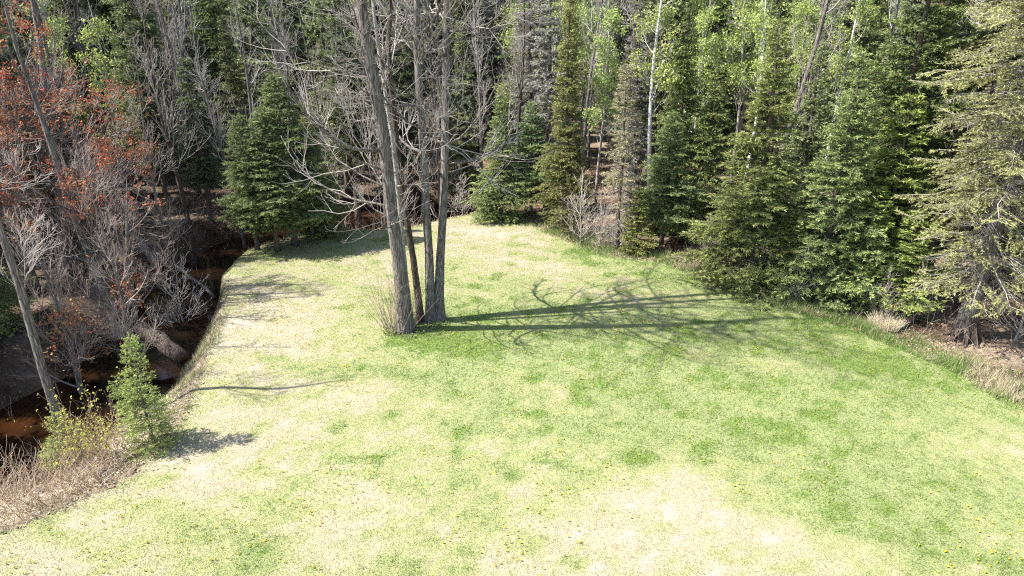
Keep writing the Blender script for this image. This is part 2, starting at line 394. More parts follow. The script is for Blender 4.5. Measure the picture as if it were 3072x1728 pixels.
# tall fringe grass on the forest side
def fringe_w(a, b):
    ld = lawn_sd(a, b); cd = creek_d(a, b)
    s = np.exp(-((ld+.5)/.65)**2)
    return s*ss(3.2, 4.2, cd)*(ss(.38, .6, fbm(a*.9+30, b*.9))*.8+.2)*((a > 1.5)|(b > 27))
r2 = np.random.default_rng(77)
EP = resample(LAWN[21:42], 400); et = unit(np.gradient(EP, axis=0)); en = np.stack([-et[:, 1], et[:, 0]], -1)
ke = r2.integers(0, 400, 110000); off = .42+.55*r2.normal(size=110000)
ex = EP[ke]+en[ke]*off[:, None]+et[ke]*(r2.random((110000, 1))-.5)*.1
EL = resample(LAWN[1:19], 300); lt = unit(np.gradient(EL, axis=0)); ln_ = np.stack([-lt[:, 1], lt[:, 0]], -1)
kl = r2.integers(0, 300, 42000); lx = EL[kl]+ln_[kl]*(.35+.38*r2.normal(size=42000))[:, None]+lt[kl]*(r2.random((42000, 1))-.5)*.1
ex = np.concatenate([ex, lx])
x, y = ex[:, 0], ex[:, 1]
kk = (lawn_sd(x, y) < .3) & in_view(x, y, 1.15) & (r2.random(len(x)) < (.25+.75*ss(.42, .6, fbm(x*.8+30, y*.8)))*(1-.5*(y > 24))) & (lawn_sd(x, y) > -2.2)
x, y = x[kk], y[kk]
n = len(x); z = hfun(x, y)-.01
dr = unit(np.stack([r.normal(size=n)*.4, r.normal(size=n)*.4, np.ones(n)], -1))
hh = (.10+.30*r.random(n)*ss(.4, .6, fbm(x*.5+4, y*.5)))*(1-.45*(x < -3))
V, T = blades(np.stack([x, y, z], -1), dr, hh, .010+.01*r.random(n), r)
dry = (r.random(n) < (.2+.7*ss(.5, .65, fbm(x*.7+11, y*.7+2))+.45*(x < -3)))[:, None]
c = np.where(dry, np.array([.46, .40, .27]), np.array([.16, .25, .06]))*(.7+.6*r.random((n, 1)))
obj('tall_grass', make_mesh('tall_grass', V, T, MAT_GRASS, np.repeat(c, 3, 0)), kind='stuff')
# leaf litter
x, y = scatter(330000, y0=8, y1=44, xr=26, pw=1.2, cond=lambda a, b: (lawn_sd(a, b)+.4*(fbm(a*1.5, b*1.5)-.5) < .12) & (creek_d(a, b) > 1.9))
keep = r.random(len(x)) < .35+.65*(fbm(x*.6+2, y*.6) > .5); x, y = x[keep][:62000], y[keep][:62000]
n = len(x); z = hfun(x, y)+.015+.02*r.random(n)
V, T = leafquads(np.stack([x, y, z], -1), (.035+.06*r.random(n))*(1+.01*y), r, 1.6)
pk = r.random((n, 1)); bk = (np.exp(-((lawn_sd(x, y)+1.0)/1.2)**2)*(x < -2)*(y < 27))[:, None]
c = (np.array([.17, .115, .08])*(1-pk)+np.array([.36, .28, .20])*pk)*(1-.45*((x < -4) & (lawn_sd(x, y) < -2.5)))[:, None]  # left leaves darkened likewise, tree shade put into their colour
c = c*(1-bk)+np.array([.40, .33, .26])*(.5+.7*pk)*bk
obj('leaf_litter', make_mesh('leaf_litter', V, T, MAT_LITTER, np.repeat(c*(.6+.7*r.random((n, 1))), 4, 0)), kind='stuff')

# ------------------------------------------------------------------ plants
UP = np.array([0, 0, 1.])
def conifer(name, seed, H=8., R=1.7, bare=.04, nb=260, tw=13, bl=9, blen=.085, bwid=.026, cA=(.045, .085, .03), cB=(.14, .20, .06),
            droop=.35, prof=.8, dead=0., lean=(0, 0), trunk_r=None, top_up=.7, bark=B_CONIF, jag=.3, tcol=(.14, .11, .09)):
    r = np.random.default_rng(seed)
    root = empty(name)
    K = 14; s = np.linspace(0, 1, K)
    TP = np.stack([lean[0]*s**1.3*H+.03*H*.1*np.sin(s*9+seed), lean[1]*s**1.3*H+.003*H*np.cos(s*7), s*H], -1)
    tr = (trunk_r or H*.0135)*(1-s)**.85+.006; tr[0] *= 1.35; tr[1] *= 1.05
    V, T = tubes(TP, tr, 10, bark=.12)
    obj('trunk', make_mesh('trunk', V, T, bark, (.5, .5, .5), True), root)
    # branches in loose whorls
    t = bare+(1-bare)*np.sort(r.random(nb))**.95
    t = np.where(r.random(nb) < .6, np.round(t*26)/26+.006*r.normal(size=nb), t); t = np.clip(t, bare*.7, .985)
    az = r.random(nb)*2*pi
    side = 1+jag*(vnoise(az*1.2+seed*3.1, t*9+seed)-.5)*2
    L = R*np.maximum((1-(t-bare)/(1-bare)), 0)**prof*ss(-.25, .18, t-bare)*(.62+.5*r.random(nb))*side+.10
    is_dead_b = r.random(nb) < dead*np.clip(1.6-1.4*t, .25, 1.4); L = L*np.where(is_dead_b, .72, 1.)
    pos, tg_, rad = samp(TP[None], tr[None], np.zeros(nb, int), t)
    out = np.stack([np.cos(az), np.sin(az), 0*az], -1)
    el = -.25*droop*(1-t)*2+top_up*t**2.2+.12*r.normal(size=nb)
    d0 = unit(out+UP*el[:, None])
    u = np.linspace(0, 1, 6)[None, :, None]
    BP = pos[:, None]+d0[:, None]*L[:, None, None]*u+UP*L[:, None, None]*(-.42*droop*u**1.6+.30*droop*u**3)
    BP[:, 1:] += L[:, None, None]*.035*r.normal(size=(nb, 5, 3))
    BR = np.maximum(np.minimum(rad*.4, L*.008+.003), .003)[:, None]*np.linspace(1, .3, 6)
    wood = MB(); wood.add(*tubes(BP, BR, 3, cap=False), tcol)
    # side sprays
    m_ = np.maximum((L*tw).astype(int), 2); bi = np.repeat(np.arange(nb), m_); nt_ = len(bi)
    ts = .12+.88*r.random(nt_)**.8
    p0, g0, _ = samp(BP, BR, bi, ts)
    sd_ = np.where(r.random(nt_) < .5, 1, -1)[:, None]; lat = unit(np.cross(g0, UP))*sd_
    d = unit(g0*.75+lat*(.8+.3*r.random((nt_, 1)))+UP*(.12*r.normal(size=(nt_, 1))-.08*droop))
    tl = ((1-ts)*L[bi]*.55+.10+.06*r.random(nt_))*(.7+.5*r.random(nt_))
    v = np.linspace(0, 1, 2)[None, :, None]
    SP = p0[:, None]+d[:, None]*tl[:, None, None]*v+UP*tl[:, None, None]*(-.25*droop*v**2)
    SR = np.full((nt_, 2), .0035)*np.array([1, .5])
    tc = np.where(is_dead_b[bi][:, None], np.array([[.33, .30, .27]]), np.array([tcol]))
    wood.add(*tubes(SP, SR, 3, cap=False), np.repeat(tc, 6, 0))
    obj('branches', wood.mesh('branches', MAT_TWIG), root)
    # needles
    cnt = np.maximum((tl*bl*8).astype(int), 3); live = ~is_dead_b[bi]
    cnt = cnt*live
    k = np.repeat(np.arange(nt_), cnt); nn_ = len(k)
    tt = r.random(nn_)
    q, gg, _ = samp(SP, SR, k, tt)
    pr = r.normal(size=(nn_, 3)); pr[:, 2] *= .55; pr = unit(pr-(pr*gg).sum(1, keepdims=True)*gg)
    dd = unit(gg*.75+pr*.8+UP*.1)
    V, T = blades(q, dd, blen*(.6+.8*r.random(nn_)), bwid*(.7+.6*r.random(nn_)), r)
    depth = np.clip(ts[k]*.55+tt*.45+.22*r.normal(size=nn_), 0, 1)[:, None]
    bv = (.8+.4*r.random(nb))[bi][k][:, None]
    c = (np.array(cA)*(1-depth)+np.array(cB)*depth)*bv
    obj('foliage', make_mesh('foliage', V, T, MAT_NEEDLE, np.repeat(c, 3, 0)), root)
    root['H'] = H
    return root

def leaf_clusters(r, tips, n_each, size, spread, cols, mixp=None):
    k = np.repeat(np.arange(len(tips)), n_each)
    c = tips[k]+r.normal(size=(len(k), 3))*spread
    V, T = leafquads(c, size*(.6+.8*r.random(len(k))), r)
    cols = np.array(cols); ci = r.choice(len(cols), len(k), p=mixp)
    C = cols[ci]*(.7+.6*r.random((len(k), 1)))
    return V, T, np.repeat(C, 4, 0)

def bare_tree(name, seed, H=12., tr=.12, n1=26, n2=150, n3=700, n4=0, l1=.28, t0=.25, bark=B_GREY, tcol=(.30, .27, .245), ang=(.5, 1.1), trop=(.05, .15, .2),
              leaves=None, path=None, radii=None, limbs=False, lean=(0, 0), droop_low=False, sides=10, leaf_top=0., wig=.16, perp=None, fine=1., limb_t=.013):
    r = np.random.default_rng(seed)
    root = empty(name)
    if path is None:
        K = 16; s = np.linspace(0, 1, K); ph = seed*1.7
        path = np.stack([lean[0]*H*s+.012*H*np.sin(s*6+ph), lean[1]*H*s+.012*H*np.cos(s*5+ph), s*H], -1)
        radii = tr*(1-s)**.8+.008; radii[0] *= 1.3
    K = len(path)
    V, T = tubes(path, radii, sides, bark=.10)
    obj('trunk', make_mesh('trunk', V, T, bark, (.5, .5, .5), True), root)
    P0 = path[None]; R0 = radii[None]
    zt = path[-1, 2]-path[0, 2]
    lf = (lambda t, L: zt*l1*(.42+1.1*t*(t < .7)+.5*(t >= .7))) if droop_low else (lambda t, L: zt*l1*(1.25-t)*.75)
    P1, R1 = grow(r, P0, R0, n1, t0, .97, ang, lf, 9, trop, wig*.6, .5, perp=perp, thick=limb_t)
    R1 *= (.55+.9*r.random((n1, 1))**2)
    if droop_low:   # low boughs sweep out and down, their ends curl up
        low = (P1[:, 0, 2]-path[0, 2]) < zt*.5
        u = np.linspace(0, 1, 9); Ln = np.linalg.norm(P1[:, -1]-P1[:, 0], axis=1)
        P1[low, :, 2] += (Ln[low, None]*(-.32*u**1.2+.26*u**3)[None])
    R1 = np.maximum(R1, .008)
    if limbs:
        for k in range(n1):
            V, T = tubes(P1[k], R1[k], 6); obj('limb', make_mesh('limb', V, T, bark, (.5, .5, .5), True), root)
    mb = MB()
    if not limbs: mb.add(*tubes(P1, R1, 4, cap=False), tcol)
    P2, R2 = grow(r, P1, R1, n2, .15, 1, (.4, .95), lambda t, L: L*.5*(1.2-t)+.15, 5, (.02, .12, .16), wig, .6)
    R2 = np.maximum(R2, .0048*fine); mb.add(*tubes(P2, R2, 3, cap=False), np.array(tcol)*1.05)
    P3, R3 = grow(r, P2, R2, n3, .15, 1, (.35, .9), lambda t, L: L*.45*(1.2-t)+.12, 4, (.08, .16, .2), wig, .7)
    R3 = np.maximum(R3, .0034*fine); mb.add(*tubes(P3, R3, 3, cap=False), np.array(tcol)*1.15)
    last = P3
    if n4:
        P4, R4 = grow(r, P3, R3, n4, .2, 1, (.4, .9), lambda t, L: L*.5*(1.2-t)+.07, 3, (.15, .2), wig, .8)
        R4 = np.maximum(R4, .0026*fine); mb.add(*tubes(P4, R4, 3, cap=False), np.array(tcol)*1.2); last = P4
    o = obj('twigs', mb.mesh('twigs', MAT_TWIG), root, kind='stuff')
    if leaves:
        tips = np.concatenate([last[:, -1], last[:, len(last[0])//2]]) if leaves.get('both', True) else last[:, -1]
        if leaf_top: tips = tips[tips[:, 2] > path[0, 2]+zt*leaf_top*(.7+.6*r.random(len(tips)))]
        if leaves.get('keep', 1) < 1:
            kk = vnoise(tips[:, 0]*.8+tips[:, 1]*.6, tips[:, 2]*.9) > 1-leaves['keep']; tips = tips[kk]
        V, T, C = leaf_clusters(r, tips, leaves['n'], leaves['size'], leaves['spread'], leaves['cols'], leaves.get('p'))
        obj('leaves', make_mesh('leaves', V, T, MAT_LEAF, C), root, kind='stuff')
    root['H'] = H
    return root

_used = set()
_kids = {}
def plant(proto, x, y, height, label, cat='tree', rz=0., group=None, sx=1., name=None, z=None, tilt=(0, 0)):
    if proto.name not in _kids: _kids[proto.name] = kids(proto)
    first = proto.name not in _used
    if first: _used.add(proto.name); o = proto
    else:
        o = proto.copy(); COL.objects.link(o)
        for c_ in _kids[proto.name]:
            d_ = c_.copy(); COL.objects.link(d_); d_.parent = o
    o.location = (x, y, (H1(x, y) if z is None else z)-.05)
    s_ = height/proto['H']; o.scale = (s_*sx, s_*sx, s_); o.rotation_euler = (tilt[0], tilt[1], rz)
    if name: o.name = name
    for k_ in ('group',):
        if k_ in o: del o[k_]
    tag(o, label, cat, group)
    return o
def spot(px, py=None, Y=None):
    if py is not None: return at(px, py)
    p_ = atY(px, 700, Y); return p_[0], Y
def htop(x, Y, top_py, z0):   # height of a tree whose tip shows at image row top_py
    return atY(1536, top_py, Y)[2]-z0

# --- conifer kinds
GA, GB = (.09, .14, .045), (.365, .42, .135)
spA = conifer('spruce_tree', 21, H=8, R=1.95, nb=380, tw=15, cA=GA, cB=GB, jag=.5, prof=1.2)
spB = conifer('spruce_tree', 22, H=8, R=1.75, nb=330, tw=15, cA=GA, cB=(.33, .375, .13), droop=.5, jag=.6, prof=1.0)
spC = conifer('fir_tree', 23, H=8, R=1.9, nb=340, tw=15, cA=(.10, .155, .065), cB=(.37, .43, .155), droop=.25, prof=1.2, jag=.5)
spT = conifer('spruce_tree', 24, H=15, R=2.1, nb=430, tw=12, bl=5.2, cA=(.11, .145, .05), cB=(.37, .40, .14), blen=.11, bwid=.046, prof=.75, jag=.5, droop=.45)
spD = conifer('spruce_tree', 25, H=15, R=2.4, nb=420, tw=12, bl=5.2, cA=(.045, .08, .03), cB=(.22, .28, .09), blen=.11, bwid=.046, prof=.65, jag=.4, bare=.08)
spU = conifer('spruce_tree', 26, H=7, R=1.7, nb=260, tw=15, cA=(.06, .10, .042), cB=(.28, .34, .13), bare=.2, droop=.3)
spY = conifer('young_fir', 27, H=5, R=1.1, nb=190, tw=15, cA=(.12, .17, .045), cB=(.38, .43, .12), droop=.15, jag=.5)
spX = conifer('dead_spruce', 28, H=9, R=1.4, nb=300, tw=17, cA=(.17, .155, .09), cB=(.36, .32, .20), dead=.7, tcol=(.36, .30, .25), prof=.55, droop=.6, bl=7)
spG = conifer('lichen_spruce', 29, H=13, R=1.5, nb=300, tw=13, cA=(.16, .16, .13), cB=(.36, .35, .30), dead=.25, tcol=(.35, .33, .3), prof=.5, droop=.7, blen=.12, bwid=.03)
spL = conifer('dark_spruce', 30, H=14, R=1.9, nb=260, tw=9, bl=6, cA=(.06, .085, .045), cB=(.20, .235, .11), blen=.16, bwid=.05, bare=.28, prof=.55, jag=.5)
spM = conifer('dark_spruce', 31, H=14, R=2.0, nb=280, tw=9, bl=6, cA=(.07, .10, .05), cB=(.30, .33, .14), blen=.16, bwid=.05, bare=.15, prof=.7, jag=.5, dead=.12)
small = conifer('small_spruce', 32, H=2.9, R=.85, nb=140, tw=20, bl=10, blen=.05, bwid=.014, cA=(.16, .22, .06), cB=(.45, .50, .15), droop=.12, top_up=1.1, jag=.5)

# --- the five-stem clump in the lawn
def clump_stem(seed, pxs, Y0, wpx, ztop, bark, label, nl, n2, n3, n4, t0=.12, l1=.26, tcol=(.31, .275, .25), drift=(0, 0), drl=True, limb_t=.0095, bias=0, lean_y=0., group='stems of the tree clump in the lawn', name='lawn_tree', trop=(-.02, .06, .14), ang=(.9, 1.35)):
    pts = []
    bx, by = at0(pxs[0][0], pxs[0][1]); 
    for k, (a, b_) in enumerate(pxs):
        q_ = atY(a, b_, Y0)
        for _ in range(4): q_ = atY(a, b_, Y0+lean_y*max(q_[2], 0))
        pts.append(q_)
    pts = np.array(pts); pts[0, 2] = H1(pts[0, 0], pts[0, 1])-.15
    d = unit(pts[-1]-pts[-3]); d = unit(d*.7+UP*.5)
    rem = ztop-pts[-1, 2]
    for k in range(1, 6):
        pts = np.vstack([pts, pts[-1]+d*rem/5/d[2]*np.array([1, 1, 1])+np.array([.12*sin(k*2+seed), .15*cos(k*1.3+seed), 0])])
    n0 = len(pxs)
    dep = Y0*cos(PITCH)+(CAM_H-pts[:, 2])*sin(PITCH)
    rad = np.empty(len(pts)); rad[:n0] = .77*np.interp(np.linspace(0, 1, n0), np.linspace(0, 1, len(wpx)), wpx)/FPX*dep[:n0]/2
    rad[n0:] = np.linspace(rad[n0-1]*.9, .02, len(pts)-n0)
    P = resample(np.c_[pts, rad], 60); path = P[:, :3]; rad = P[:, 3].copy()
    hz = path[:, 2]-path[0, 2]; rad *= 1+.5*np.exp(-hz/.25)
    base = path[0].copy(); path = path-base
    o = bare_tree(name, seed, path=path, radii=rad, n1=nl, n2=n2, n3=n3, n4=n4, t0=t0, l1=l1, bark=bark, limbs=True, tcol=tcol, ang=ang, trop=trop, droop_low=drl, sides=16, wig=.15, limb_t=limb_t, fine=.85, perp=(lambda r, n: r.normal(size=(n, 3))+np.array([bias, 0, .3])))
    o.location = base; tag(o, label, 'tree', group)
    return o
clump_stem(41, [(1217,990),(1209,900),(1201,826),(1179,663),(1170,580),(1146,386),(1112,193),(1088,48),(1083,0)], 18.9, [62,50,46,45,42], 19.5, B_GREY,
  'thickest grey furrowed trunk of the lawn clump, leftmost, leaning left with sprouts at its foot', 44, 330, 1200, 2300, t0=.15, l1=.24, bias=-.9, lean_y=-.08)
clump_stem(42, [(1236,975),(1217,826),(1199,628),(1180,435),(1155,270),(1135,140),(1121,30)], 19.25, [20,17,15,13], 13, B_PALE,
  'thin pale stem close behind the thickest trunk of the lawn clump', 8, 50, 200, 400, t0=.25, l1=.2)
clump_stem(43, [(1263,965),(1252,870),(1239,772),(1217,636),(1203,540),(1190,420),(1172,250),(1165,120)], 19.5, [30,24,22,18], 12, B_DARK,  # dark bark stands in for the shade of the thickest trunk
  'stem with shade put into its dark bark, leaning left between the two halves of the lawn clump', 6, 40, 180, 350, t0=.35, l1=.2)
clump_stem(44, [(1290,958),(1290,880),(1288,772),(1277,609),(1276,531),(1262,338),(1250,145),(1252,0)], 19.45, [40,33,31,29,27], 18.5, B_GREY,
  'left trunk of the joined right hand pair in the lawn clump, reddish bark high up', 24, 170, 650, 1300, t0=.2, l1=.24, bias=.2, lean_y=.05)
clump_stem(45, [(1318,955),(1317,880),(1321,772),(1331,609),(1334,483),(1337,241),(1339,72),(1344,0)], 19.5, [44,33,31,29,27], 19, B_GREY,
  'rightmost trunk of the lawn clump, leaning slightly right above the shadow', 28, 190, 750, 1500, t0=.16, l1=.24, bias=.7, lean_y=.11)
# sprouts round its foot
def brush(name, seed, x, y, n, hgt, spread, col, label, cat='shrub', tw=3, leafs=None, lean=.35, rad=.006):
    r = np.random.default_rng(seed); root = empty(name)
    a = r.random(n)*2*pi; rr = spread*np.sqrt(r.random(n)); bx = x+np.cos(a)*rr; by = y+np.sin(a)*rr
    b0 = np.stack([bx-x, by-y, hfun(bx, by)-H1(x, y)-.03], -1)
    d = unit(np.stack([np.cos(a)*lean*r.random(n)+.15*r.normal(size=n), np.sin(a)*lean*r.random(n)+.15*r.normal(size=n), np.ones(n)], -1))
    h = hgt*(.45+.65*r.random(n)); K = 5; pts = [b0]
    for k in range(K-1): d = unit(d+.10*r.normal(size=(n, 3))); pts.append(pts[-1]+d*(h/(K-1))[:, None])
    P = np.stack(pts, 1); R = rad*np.linspace(1, .35, K)[None]*(.7+.6*r.random((n, 1)))
    mb = MB(); cc_ = np.array(col)*(.7+.6*r.random((n, 1))); V, T = tubes(P, R, 3, cap=False); mb.add(V, T, np.repeat(cc_, K*3, 0))
    if tw:
        P2, R2 = grow(r, P, R, n*tw, .25, 1, (.3, .8), lambda t, L: L*.3+.05, 3, (.05,), .15, .7); R2 = np.maximum(R2, .0022)
        mb.add(*tubes(P2, R2, 3, cap=False), np.array(col)*1.1)
    else: P2 = P
    obj('stems', mb.mesh('stems', MAT_TWIG), root, kind='stuff')
    if leafs:
        V, T, C = leaf_clusters(r, np.concatenate([P2[:, -1], P2[:, 1]]), leafs['n'], leafs['size'], leafs['spread'], leafs['cols'])
        obj('leaves', make_mesh('leaves', V, T, MAT_LEAF, C), root, kind='stuff')
    root.location = (x, y, H1(x, y)); tag(root, label, cat)
    return root
bx, by = at(1200, 985)
brush('sprout_shrub', 50, bx, by-.1, 95, 2.1, .5, (.36, .27, .22), 'upright brown leafless sprouts crowding the foot of the thickest lawn trunk', tw=1, lean=.42, rad=.008)

# ground ivy and weeds round the clump, bare earth twigs
def weeds(name, seed, spots_, n, size, cols, label=None, hz=.05):
    r = np.random.default_rng(seed); P = []
    for (px, py, rad) in spots_:
        x, y = at(px, py); a = r.random(n)*2*pi; q = rad*np.sqrt(r.random(n)); P.append(np.stack([x+np.cos(a)*q, y+np.sin(a)*q], -1))
    P = np.concatenate(P); z = hfun(P[:, 0], P[:, 1])+hz*r.random(len(P))+.02
    V, T, C = leaf_clusters(r, np.c_[P, z], 1, size, .01, cols)
    return obj(name, make_mesh(name, V, T, MAT_LEAF, C), kind='stuff')
weeds('clump_weeds', 51, [(1230,1000,.45),(1300,975,.35),(1320,965,.3),(1180,995,.35)], 170, .07, [(.22,.28,.10),(.13,.2,.05),(.34,.33,.2)])

# --- trees of the forest edge, right side
def put(proto, px, py, top, label, Y=None, cat='tree', rz=0, sx=1., group=None, name=None):
    x, y = at(px, py) if py is not None else spot(px, Y=Y)
    z = H1(x, y); h = htop(x, y, top, z)
    return plant(proto, x, y, h, label, cat, rz, group, sx, name)
ED = 'evergreens along the right edge of the lawn'
put(spC, 1505, 655, 275, 'small blue green spruce at the far end, left of the close pair', sx=1.25, group=ED, rz=1.)
put(spU, 1592, 648, 300, 'small dark spruce with bare lower trunk, right one of the close far pair', group=ED, sx=1.1)
put(spT, 1690, 700, -60, 'tall narrow light green spruce right of the close pair, boughs down to the grass', group=ED, sx=.85)
put(spX, 1850, 745, 190, 'dead tan spruce full of bare twigs, standing between two green spruces', group=ED, sx=1.0)
put(spU, 1985, 735, 330, 'dark spruce with drooping tiered boughs just right of the dead tan spruce', group=ED, rz=2.2, sx=1.15)
put(spB, 2100, 705, 190, 'olive green spruce behind the brown leafy gap in the edge', group=ED, rz=4, sx=1.0)
put(spA, 2240, 850, 50, 'broad full spruce with pointed top, boughs to the ground beside the pale dry grass', group=ED, rz=.6, sx=1.25)
put(spC, 2455, 895, 150, 'pale blue green fir with wide skirt right of the broad full spruce', group=ED, rz=3, sx=1.25)
put(spD, 2640, None, -420, 'very tall dark spruce towering over the pale fir, top out of frame', Y=22.6, group=ED, sx=1.0)
put(spY, 2615, 885, 285, 'slim yellow green young fir in front of the tall dark spruce', group=ED, sx=1.25)
put(spY, 2560, 915, 560, 'low bright green fir sapling at the lawn edge left of the stump', group=ED, rz=2, sx=1.7)
put(spY, 2690, 930, 640, 'low spreading yellow green fir with rusty dead bough near the stump', group=ED, rz=4, sx=2.0)
put(spY, 1905, 755, 560, 'short green fir in front of the dead tan spruce', group=ED, rz=5, sx=1.5)
put(spG, 1640, None, -140, 'grey lichen covered spruce behind the close pair of small spruces', Y=32, group=ED, sx=1.0)
put(spG, 1880, None, -80, 'tan thin crowned spruce rising behind the dead tan spruce', Y=31, group=ED, rz=2, sx=.9)
put(spM, 2380, None, 120, 'dark thin spruce in the gap between the broad spruce and the pale fir', Y=27, group=ED, rz=1)
put(spB, 2010, None, 20, 'green spruce rising behind the white aspen', Y=29.5, group=ED, rz=1, sx=.9)
put(spY, 2350, 880, 640, 'small bushy fir at the foot of the broad full spruce', group=ED, rz=1.3, sx=1.6)

# the old conifer on the right border
old = conifer('old_conifer', 61, H=15.5, R=2.8, bare=.125, nb=500, tw=10, bl=7.5, blen=.07, bwid=.026, cA=(.15, .16, .065), cB=(.385, .385, .155), dead=.42, tcol=(.36, .33, .30), prof=.45, droop=.55, trunk_r=.24, bark=B_GREY, jag=.35, top_up=.4)
ox, oy = at(2893, 1015)
plant(old, ox, oy, 15.5, 'old half bare conifer with yellow green lichen foliage and exposed grey trunk at right border', sx=1)
r = np.random.default_rng(62); mb = MB()
for k in range(8):
    a = k/8*2*pi+.3*r.random(); q = np.linspace(0, 1, 6)
    P = np.stack([np.cos(a)*(.08+.62*q), np.sin(a)*(.08+.62*q), .75*(1-q)**2.0-.05], -1); mb.add(*tubes(P, .13*(1-q*.7), 7))
obj('roots', mb.mesh('roots', B_DARK, True), old)
old2 = put(old, 3200, None, -500, 'yellow green half bare conifer at the top right corner, mostly outside the frame', Y=22, rz=2)
put(old, 2930, None, -300, 'yellow green thin conifer standing behind the old half bare conifer', Y=25.5, rz=4.2, sx=.85)

# --- left side evergreens round the creek
LE = 'evergreens along the creek and behind the clump'
put(spU, 885, 738, 215, 'big dark green spruce with bare trunks below, left of the clump on the shaded grass', group=LE, rz=.5, sx=1.25)
put(spU, 835, 752, 330, 'dark green spruce on the creek side of the big dark spruce', group=LE, rz=3.5, sx=1.3)
put(spB, 960, 705, 300, 'green spruce just behind the bare boughs left of the thickest trunk', group=LE, rz=2, sx=1.1)
put(spU, 775, 748, 340, 'lowest dark spruce at the far left corner of the lawn, nearest the creek bend', group=LE, rz=2.9, sx=1.1)
put(spU, 940, 722, 380, 'short dark spruce shading the grass behind the low bare boughs of the clump', group=LE, rz=4.1, sx=1.3)
for (x, y, h, lab) in [(-16.8, 13.6, 9, 'unseen dark spruce added to shade the creek, nearest one beyond the left border'), (-17.6, 16.2, 11, 'unseen dark spruce added to shade the creek, second one beyond the left border'), (-16.6, 19.0, 9, 'dark spruce added at the left border behind the slender grey trunk, shading the creek')]:  # spruces added at and past the left border to shade the creek pool
    plant(spA if h < 10 else spD, x, y, h, lab, 'tree', x, LE)
put(spL, 640, None, 170, 'narrow dark spruce between the red maple and the big dark green spruce', Y=31, group=LE)
put(spL, 1080, None, -60, 'tall dark spruce directly behind the thickest trunk', Y=35, group=LE, rz=2)
put(spM, 760, None, 40, 'dark spruce behind the big dark green spruce', Y=36, group=LE, rz=1)
put(spL, 520, None, 60, 'dark spruce behind the tip of the red maple', Y=33, group=LE, rz=1)
put(spM, 1400, None, 60, 'dark spruce behind the rightmost trunk of the clump', Y=37, group=LE, rz=4)
put(spL, 1240, None, -20, 'dark spruce seen between the two halves of the clump', Y=37, group=LE, rz=3)

# --- bare and leafing broadleaf kinds
YG = [(.38,.46,.13),(.46,.52,.18),(.30,.38,.10)]
bt1 = bare_tree('bare_tree', 71, H=14, tr=.11, n1=30, n2=150, n3=560, l1=.2, t0=.25, trop=(.08,.2,.2))
bt2 = bare_tree('bare_tree', 72, H=14, tr=.09, n1=26, n2=130, n3=520, l1=.24, t0=.35, trop=(.12,.25,.2), ang=(.35,.8), lean=(.05,.02), tcol=(.36,.33,.30))
bt3 = bare_tree('bare_tree', 73, H=12, tr=.07, n1=34, n2=200, n3=700, l1=.22, t0=.12, trop=(.03,.1,.2), tcol=(.32,.27,.23), lean=(-.04,0))
bt4 = bare_tree('bare_tree', 74, H=13, tr=.13, n1=22, n2=110, n3=420, l1=.3, t0=.3, trop=(.15,.25,.2), ang=(.3,.7), bark=B_DARK, tcol=(.22,.19,.17))
as1 = bare_tree('aspen_tree', 75, H=15, tr=.13, n1=26, n2=130, n3=420, l1=.2, t0=.4, trop=(.05,.15,.2), bark=B_BIRCH, tcol=(.5,.48,.44), leaves=dict(n=4, size=.12, spread=.13, cols=YG, keep=.6))
as2 = bare_tree('aspen_tree', 76, H=14, tr=.09, n1=26, n2=130, n3=420, l1=.22, t0=.2, trop=(.08,.2,.2), bark=B_PALE, tcol=(.4,.38,.33), leaves=dict(n=5, size=.12, spread=.15, cols=YG, keep=.65))
bsh = bare_tree('bare_shrub', 77, H=3, tr=.02, n1=26, n2=110, n3=300, l1=.4, t0=.05, trop=(.05,.1,.1), tcol=(.38,.33,.29), bark=B_PALE)
AS = 'pale trunked aspens with fresh leaves at top right'
put(as1, 1932, None, -260, 'white trunked aspen with fresh leaves, tallest pale trunk right of centre', Y=29, group=AS)
put(as1, 2215, None, -200, 'white aspen behind the tip of the broad full spruce', Y=33, group=AS, rz=2, sx=.9)
put(as1, 2450, None, -260, 'white aspen trunk between the broad spruce and the very tall dark spruce', Y=31, group=AS, rz=4, sx=.9)
put(as2, 2060, None, -100, 'slender leafing aspen right of the tallest pale trunk', Y=34, group=AS, rz=1)
put(as2, 1790, None, -100, 'slender leafing aspen left of the tallest pale trunk', Y=33, group=AS, rz=5)
put(as2, 2330, None, -120, 'slender leafing aspen behind the broad full spruce', Y=35, group=AS, rz=3)
put(as2, 410, None, -80, 'yellow green leafing tree behind the red maple, left of the bare grey trees', Y=29, rz=.4)
put(as2, 300, None, -200, 'yellow green leafing tree behind the crown of the red maple', Y=33, rz=2.4)
BG = 'bare grey trees behind the creek'
for q, (px, Yq, top, pr, lab) in enumerate([(560, 27.5, -60, bt4, 'dark bare leaning tree right of the red maple crown'), (640, 34, -100, bt1, 'bare grey tree above the narrow dark spruce'),
    (720, 30, -40, bt2, 'pale bare tree left of the big dark green spruce'), (800, 33, -150, bt1, 'bare grey tree behind the big dark green spruce'), (900, 36, -100, bt2, 'pale bare tree behind the curved upper bough of the thickest trunk'),
    (1000, 33, -60, bt3, 'twiggy bare tree just left of the thickest trunk'), (1440, 36, -160, bt1, 'straight bare tree right of the clump'), (1560, 35, -140, bt4, 'forked dark bare tree above the close pair of small spruces'),
    (480, 25, 100, bt3, 'brown twiggy bare tree beyond the creek behind the red maple'), (1160, 32, 80, bt3, 'brown twiggy bare tree behind the base of the clump'), (1330, 35, 100, bt3, 'brown twiggy bare tree between clump and close pair of spruces')]):
    put(pr, px, None, top, lab, Y=Yq, group=BG, rz=q*1.3)
SH = 'bare shrubs along the forest edge'
